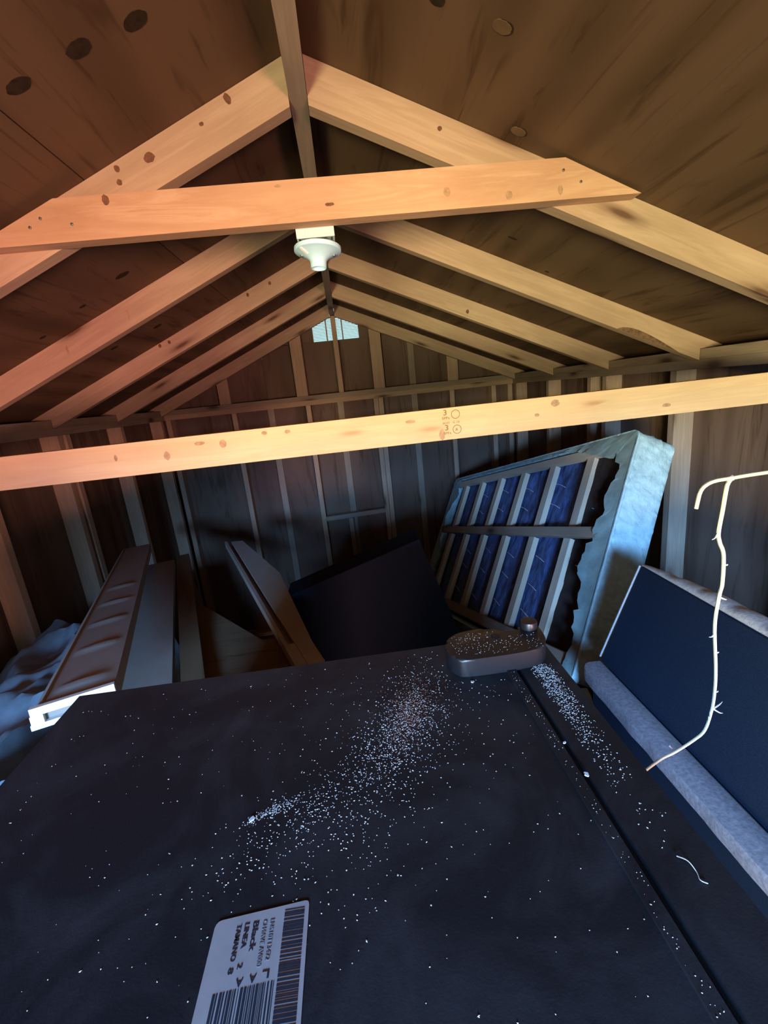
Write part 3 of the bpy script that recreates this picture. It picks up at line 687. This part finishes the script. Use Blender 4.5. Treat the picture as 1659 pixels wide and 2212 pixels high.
# gathered cushion edge rolling over the panel's top
bm = bmesh.new(); rings = []; n = 110
for i in range(n + 1):
    y = 1.187 - 1.48 * i / n; t = min(1, i / 22); env = 0.35 + 0.65 * math.sin(t * math.pi / 2)
    fold = 0.006 * abs(math.sin(i * 0.42 + noise.noise(V((i * .3, 0, 0))) * 1.5))
    ring = []
    for k in range(13):
        a = math.pi * k / 12
        ring.append(bm.verts.new((0.826 + (0.045 - 0.045 * math.cos(a)) * (0.4 + .6 * env), y + 0.011 * math.sin(a), 1.482 - 0.016 * (1 - math.cos(a)) + (0.020 + fold) * math.sin(a) * env)))
    rings.append(ring)
for a, b in zip(rings, rings[1:]):
    for k in range(12): bm.faces.new((a[k], a[k + 1], b[k + 1], b[k]))
bm.faces.new(rings[0]); bm.faces.new(rings[-1])
mk('cushion_edge', bm, QUILT, None, sofa, smooth=True)
mk('cushion_back', B((0.838, -0.29, 1.176), (1.00, 1.13, 1.33)), QUILT, None, sofa, bev=0.025)
# dusty rail along the bottom of the panel
bm = bmesh.new(); rings = []
for i in range(75):
    y = 1.166 - 1.46 * i / 74; w0 = 0.628 + 0.0035 * noise.noise(V((i * .35, 4, 0))) + (0.014 if i == 0 else 0)
    rings.append([bm.verts.new(p) for p in ((w0, y, 1.162), (w0 - .001, y, 1.188), (w0 + .003, y, 1.1965), (0.655, y, 1.2005), (0.690, y, 1.1995), (0.6985, y, 1.192), (0.6985, y, 1.162))])
for a, b in zip(rings, rings[1:]):
    for k in range(7): bm.faces.new((a[k], a[(k + 1) % 7], b[(k + 1) % 7], b[k]))
bm.faces.new(rings[0]); bm.faces.new(rings[-1])
mk('dusty_rail', bm, RAILDUST, None, sofa, smooth=True)

# ------------------------------------------------------------------ black chair tipped behind the refrigerator
th = math.radians(17.4)
ax, az = V((math.cos(th), 0, math.sin(th))), V((-math.sin(th), 0, math.cos(th)))
dn = -az
tl = V((-0.371, 2.05, 1.151)); MC = frame(tl + dn * 1.195, ax, V((0, 1, 0)), az)
ch = empty('armchair', (0, 0, 0), 'dark upholstered armchair tipped sideways behind the refrigerator', 'armchair', M=MC)
mk('backrest', B((0, 0, 0.02), (0.694, 0.17, 1.195)), DARKCLOTH, MC, ch, bev=0.035, smooth=True)
mk('seat', B((0.06, 0.15, 0.25), (0.63, 0.31, 0.48)), DARKCLOTH, MC, ch, bev=0.03, smooth=True)
for x in (0.0, 0.604):
    mk('armrest', B((x, 0.15, 0.12), (x + .09, 0.31, 0.68)), DARKCLOTH, MC, ch, bev=0.03, smooth=True)
mk('piping', tube(bmesh.new(), smooth_path([(0.684, 0.008, 0.05), (0.6865, 0.005, 0.5), (0.6865, 0.005, 0.95), (0.685, 0.006, 1.135), (0.661, 0.007, 1.177), (0.629, 0.007, 1.1865), (0.35, 0.006, 1.187)], 8), 0.0022, 6), PIPING, MC, ch, smooth=True)

# ------------------------------------------------------------------ left pile: boards, panel, tarp
d1 = V((-0.357, 0.93, -0.091)).normalized(); s1 = V((0.93, 0.357, 0)).normalized(); u1 = s1.cross(d1).normalized()
MP = frame((-0.656, 0.815, 1.530), d1, -s1, u1)
pn = empty('ridged_panel', (0, 0, 0), 'long cream panel with cross ridges and a white slotted end left of the refrigerator', 'panel', M=MP)
LP, WP, TP = 1.80, 0.145, 0.040
bm = bmesh.new(); npx, npy = 120, 14; g = {}
rid = [0.055 + 0.206 * k for k in range(5)]
for i in range(npx + 1):
    for j in range(npy + 1):
        x, y = LP * i / npx, -0.021 - (WP - .021) * j / npy
        z = 0
        v = (-y - 0.03) / (WP - .045)
        if 0 < v < 1:
            for r0 in rid: z += 0.007 * math.exp(-((x - r0 - 0.012 * v) / 0.012) ** 2) * math.sin(math.pi * v) ** .5
        g[i, j] = bm.verts.new((x, y, z))
for i in range(npx):
    for j in range(npy): bm.faces.new((g[i, j], g[i + 1, j], g[i + 1, j + 1], g[i, j + 1]))
mk('ridged_face', bm, CREAM, MP, pn, smooth=True)
bm = prism(bmesh.new(), [(0.0, 0.0, -TP), (0.0, -WP, -TP), (0.0, -WP, -0.001), (0.0, -0.02, -0.001), (0.0, -0.016, 0.003), (0.0, 0.0, -0.010)], (LP, 0, 0))
mk('panel_body', bm, CREAM, MP, pn)
ec = bmesh.new()     # slotted white end cap
for lo, hi in (((-0.012, -WP, -TP), (0.0, 0.004, -0.029)), ((-0.012, -WP, -0.012), (0.0, 0.0, 0.004)), ((-0.012, -0.02, -0.029), (0.0, 0.002, -0.012)), ((-0.012, -WP, -0.029), (0.0, -WP + .015, -0.012))): box(ec, lo, hi)
mk('end_cap', ec, WHITE, MP, pn, bev=0.0015)

d2 = V((-0.34, 0.94, 0)).normalized(); d2d = V((-0.34, 0.94, -0.045)).normalized(); s2 = V((0.94, 0.34, 0)).normalized()
tag(mk('flat_board', B((0.02, -0.137, -0.03), (1.70, 0.0, 0)), CREAM, frame((-0.552, 0.77, 1.372), d2d, -s2, s2.cross(d2d)), bev=0.003),
    'flat cream board lying right of the ridged panel', 'board')
tag(mk('brown_board', B((0.0, -0.06, -0.028), (1.50, 0.0, 0)), HARD, frame((-0.408, 0.84, 1.362), d2, -s2, (0, 0, 1)), bev=0.003),
    'narrow dark brown board beside the flat cream board', 'board')
hs = [(-0.67, 1.73), (-0.10, 1.06), (-0.33, 0.865), (-0.565, 1.25)]
tag(mk('hardboard_sheet', prism(bmesh.new(), [(x, y, 1.318) for x, y in hs], (0, 0, 0.012)), HARD, None), 'dark brown hardboard sheet under the trim board behind the refrigerator', 'sheet')
ctn = empty('carton', (-0.36, 1.17, 0), 'brown cardboard carton under the hardboard sheet', 'carton')
mk('carton_box', B((-0.49, 0.98, 0), (-0.24, 1.36, 1.316)), CARD, None, ctn, bev=0.003)
# mitred trim board with a groove
tb = empty('trim_board', (-0.2, 1.1, 1.33), 'mitred white trim board with a groove lying across the brown sheet', 'board')
Lf0, Lf1 = V((-0.078, 0.80, 1.366)), V((-0.712, 2.394, 1.366))
dt = (Lf1 - Lf0).normalized(); st = V((dt.y, -dt.x, 0))
MT = frame(Lf0, dt, -st, (0, 0, 1)); LT = (Lf1 - Lf0).length
bm = bmesh.new()
box(bm, (0, -0.012, -0.034), (LT, 0, 0))                       # left lip
box(bm, (0, -0.030, -0.034), (LT, -0.012, -0.022))             # groove floor
box(bm, (0, -0.030, -0.022), (0.445, -0.012, 0.0))             # groove end
mk('grooved_edge', bm, CREAM, MT, tb, bev=0.0008)
mk('trim_face', prism(bmesh.new(), [(0, -0.031, -0.034), (LT - .03, -0.031, -0.034), (LT - .06, -0.085, -0.034), (1.05, -0.135, -0.034), (0.42, -0.078, -0.034), (0, -0.070, -0.034)], (0, 0, 0.034)), CREAM, MT, tb, bev=0.0015)

# draped tarp
bm = bmesh.new(); nx, ny = 70, 110; g = {}
for i in range(nx + 1):
    for j in range(ny + 1):
        x, y = -1.43 + 0.93 * i / nx, -0.10 + 2.15 * j / ny
        e = i / nx
        z = 1.13 + 0.14 * e + 0.05 * math.exp(-((y - .95) / .35) ** 2)
        f = noise.noise(V((x * 5 + y * 1.5, y * 3.2 - x, 0.4))); f2 = noise.noise(V((x * 11, y * 7 + 3, 2.2)))
        z += 0.055 * (1 - abs(f) * 2.2) + 0.022 * (1 - abs(f2) * 2)
        s = (x + 1.43) - (y - 1.2) * 0.55
        z += 0.03 * math.exp(-((s - 0.1) / 0.03) ** 2) + 0.025 * math.exp(-((s - 0.24) / 0.025) ** 2) if y > 1.0 else 0
        if x > -0.72 and y > 0.6: z = min(z, 1.28)
        if x > -0.98 and y > 0.9: z = min(z, 1.28) - 0.5 * min(1, (x + 0.98) / 0.12, (y - 0.9) / 0.12)
        g[i, j] = bm.verts.new((x, y, z))
for i in range(nx):
    for j in range(ny): bm.faces.new((g[i, j], g[i + 1, j], g[i + 1, j + 1], g[i, j + 1]))
edge = [g[i, 0] for i in range(nx + 1)] + [g[nx, j] for j in range(1, ny + 1)] + [g[i, ny] for i in range(nx - 1, -1, -1)] + [g[0, j] for j in range(ny - 1, 0, -1)]
low = [bm.verts.new((v.co.x, v.co.y, 0.0)) for v in edge]
for k in range(len(edge)): bm.faces.new((edge[k], edge[(k + 1) % len(edge)], low[(k + 1) % len(edge)], low[k]))
tag(mk('tarp', bm, TARP, None, smooth=True), 'blue-grey tarp draped over a heap against the left wall', 'tarp')

# ------------------------------------------------------------------ pale vine
vy = 0.45
vn = empty('vine', (1.42, vy, 1.93), 'pale leafless vine stem dangling over the sofa at right', 'vine')
main = smooth_path([(1.43, 0.50, 1.925), (0.90, 0.47, 1.930), (0.60, vy, 1.926), (0.464, vy, 1.924), (0.422, vy, 1.9225), (0.404, vy, 1.9215), (0.394, vy, 1.918), (0.388, vy, 1.911), (0.3845, vy, 1.893)], 6)
mk('main_stem', tube(bmesh.new(), main, 0.0021, 8), VINE, None, vn, smooth=True)
hang = smooth_path([(0.4225, vy, 1.9225), (0.418, vy, 1.914), (0.4155, vy, 1.889), (0.413, vy, 1.863), (0.4155, vy, 1.85), (0.4215, vy, 1.834), (0.423, vy, 1.80), (0.4205, vy, 1.783), (0.4185, vy, 1.747), (0.4245, vy, 1.69), (0.426, vy, 1.66), (0.4245, vy, 1.63), (0.414, vy - .004, 1.605), (0.398, vy - .006, 1.594), (0.372, vy - .01, 1.585), (0.355, vy - .01, 1.578), (0.333, vy - .012, 1.566)], 6)
mk('hanging_stem', tube(bmesh.new(), hang, 0.0021, 8, [0.0023 - 0.0007 * k / (len(hang) - 1) for k in range(len(hang))]), VINE, None, vn, smooth=True)
for x, z, dx, dz in ((0.413, 1.863, -0.008, -0.008), (0.4205, 1.783, 0.009, -0.004), (0.4185, 1.735, -0.007, -0.002), (0.4255, 1.655, 0.004, 0.002), (0.4245, 1.63, 0.012, 0.010), (0.4245, 1.632, 0.014, -0.009), (0.3715, 1.586, 0.004, -0.004), (0.423, 1.822, 0.0035, 0.001), (0.4215, 1.71, 0.004, 0.0015)):
    mk('rootlet', tube(bmesh.new(), smooth_path([(x, vy, z), (x + dx * .6, vy - .002, z + dz * .7), (x + dx, vy - .001, z + dz)], 3), 0.0007, 5, [0.0011, 0.001, 0.0009, 0.0008, 0.0007, 0.0005, 0.0003]), ROOT, None, vn)
mk('node', lathe(bmesh.new(), [(0.0005, 0.0035), (0.0027, 0.002), (0.003, 0), (0.0027, -0.002), (0.0005, -0.0035)], 10), ROOT, T(0.4225, vy, 1.9225), vn, smooth=True)
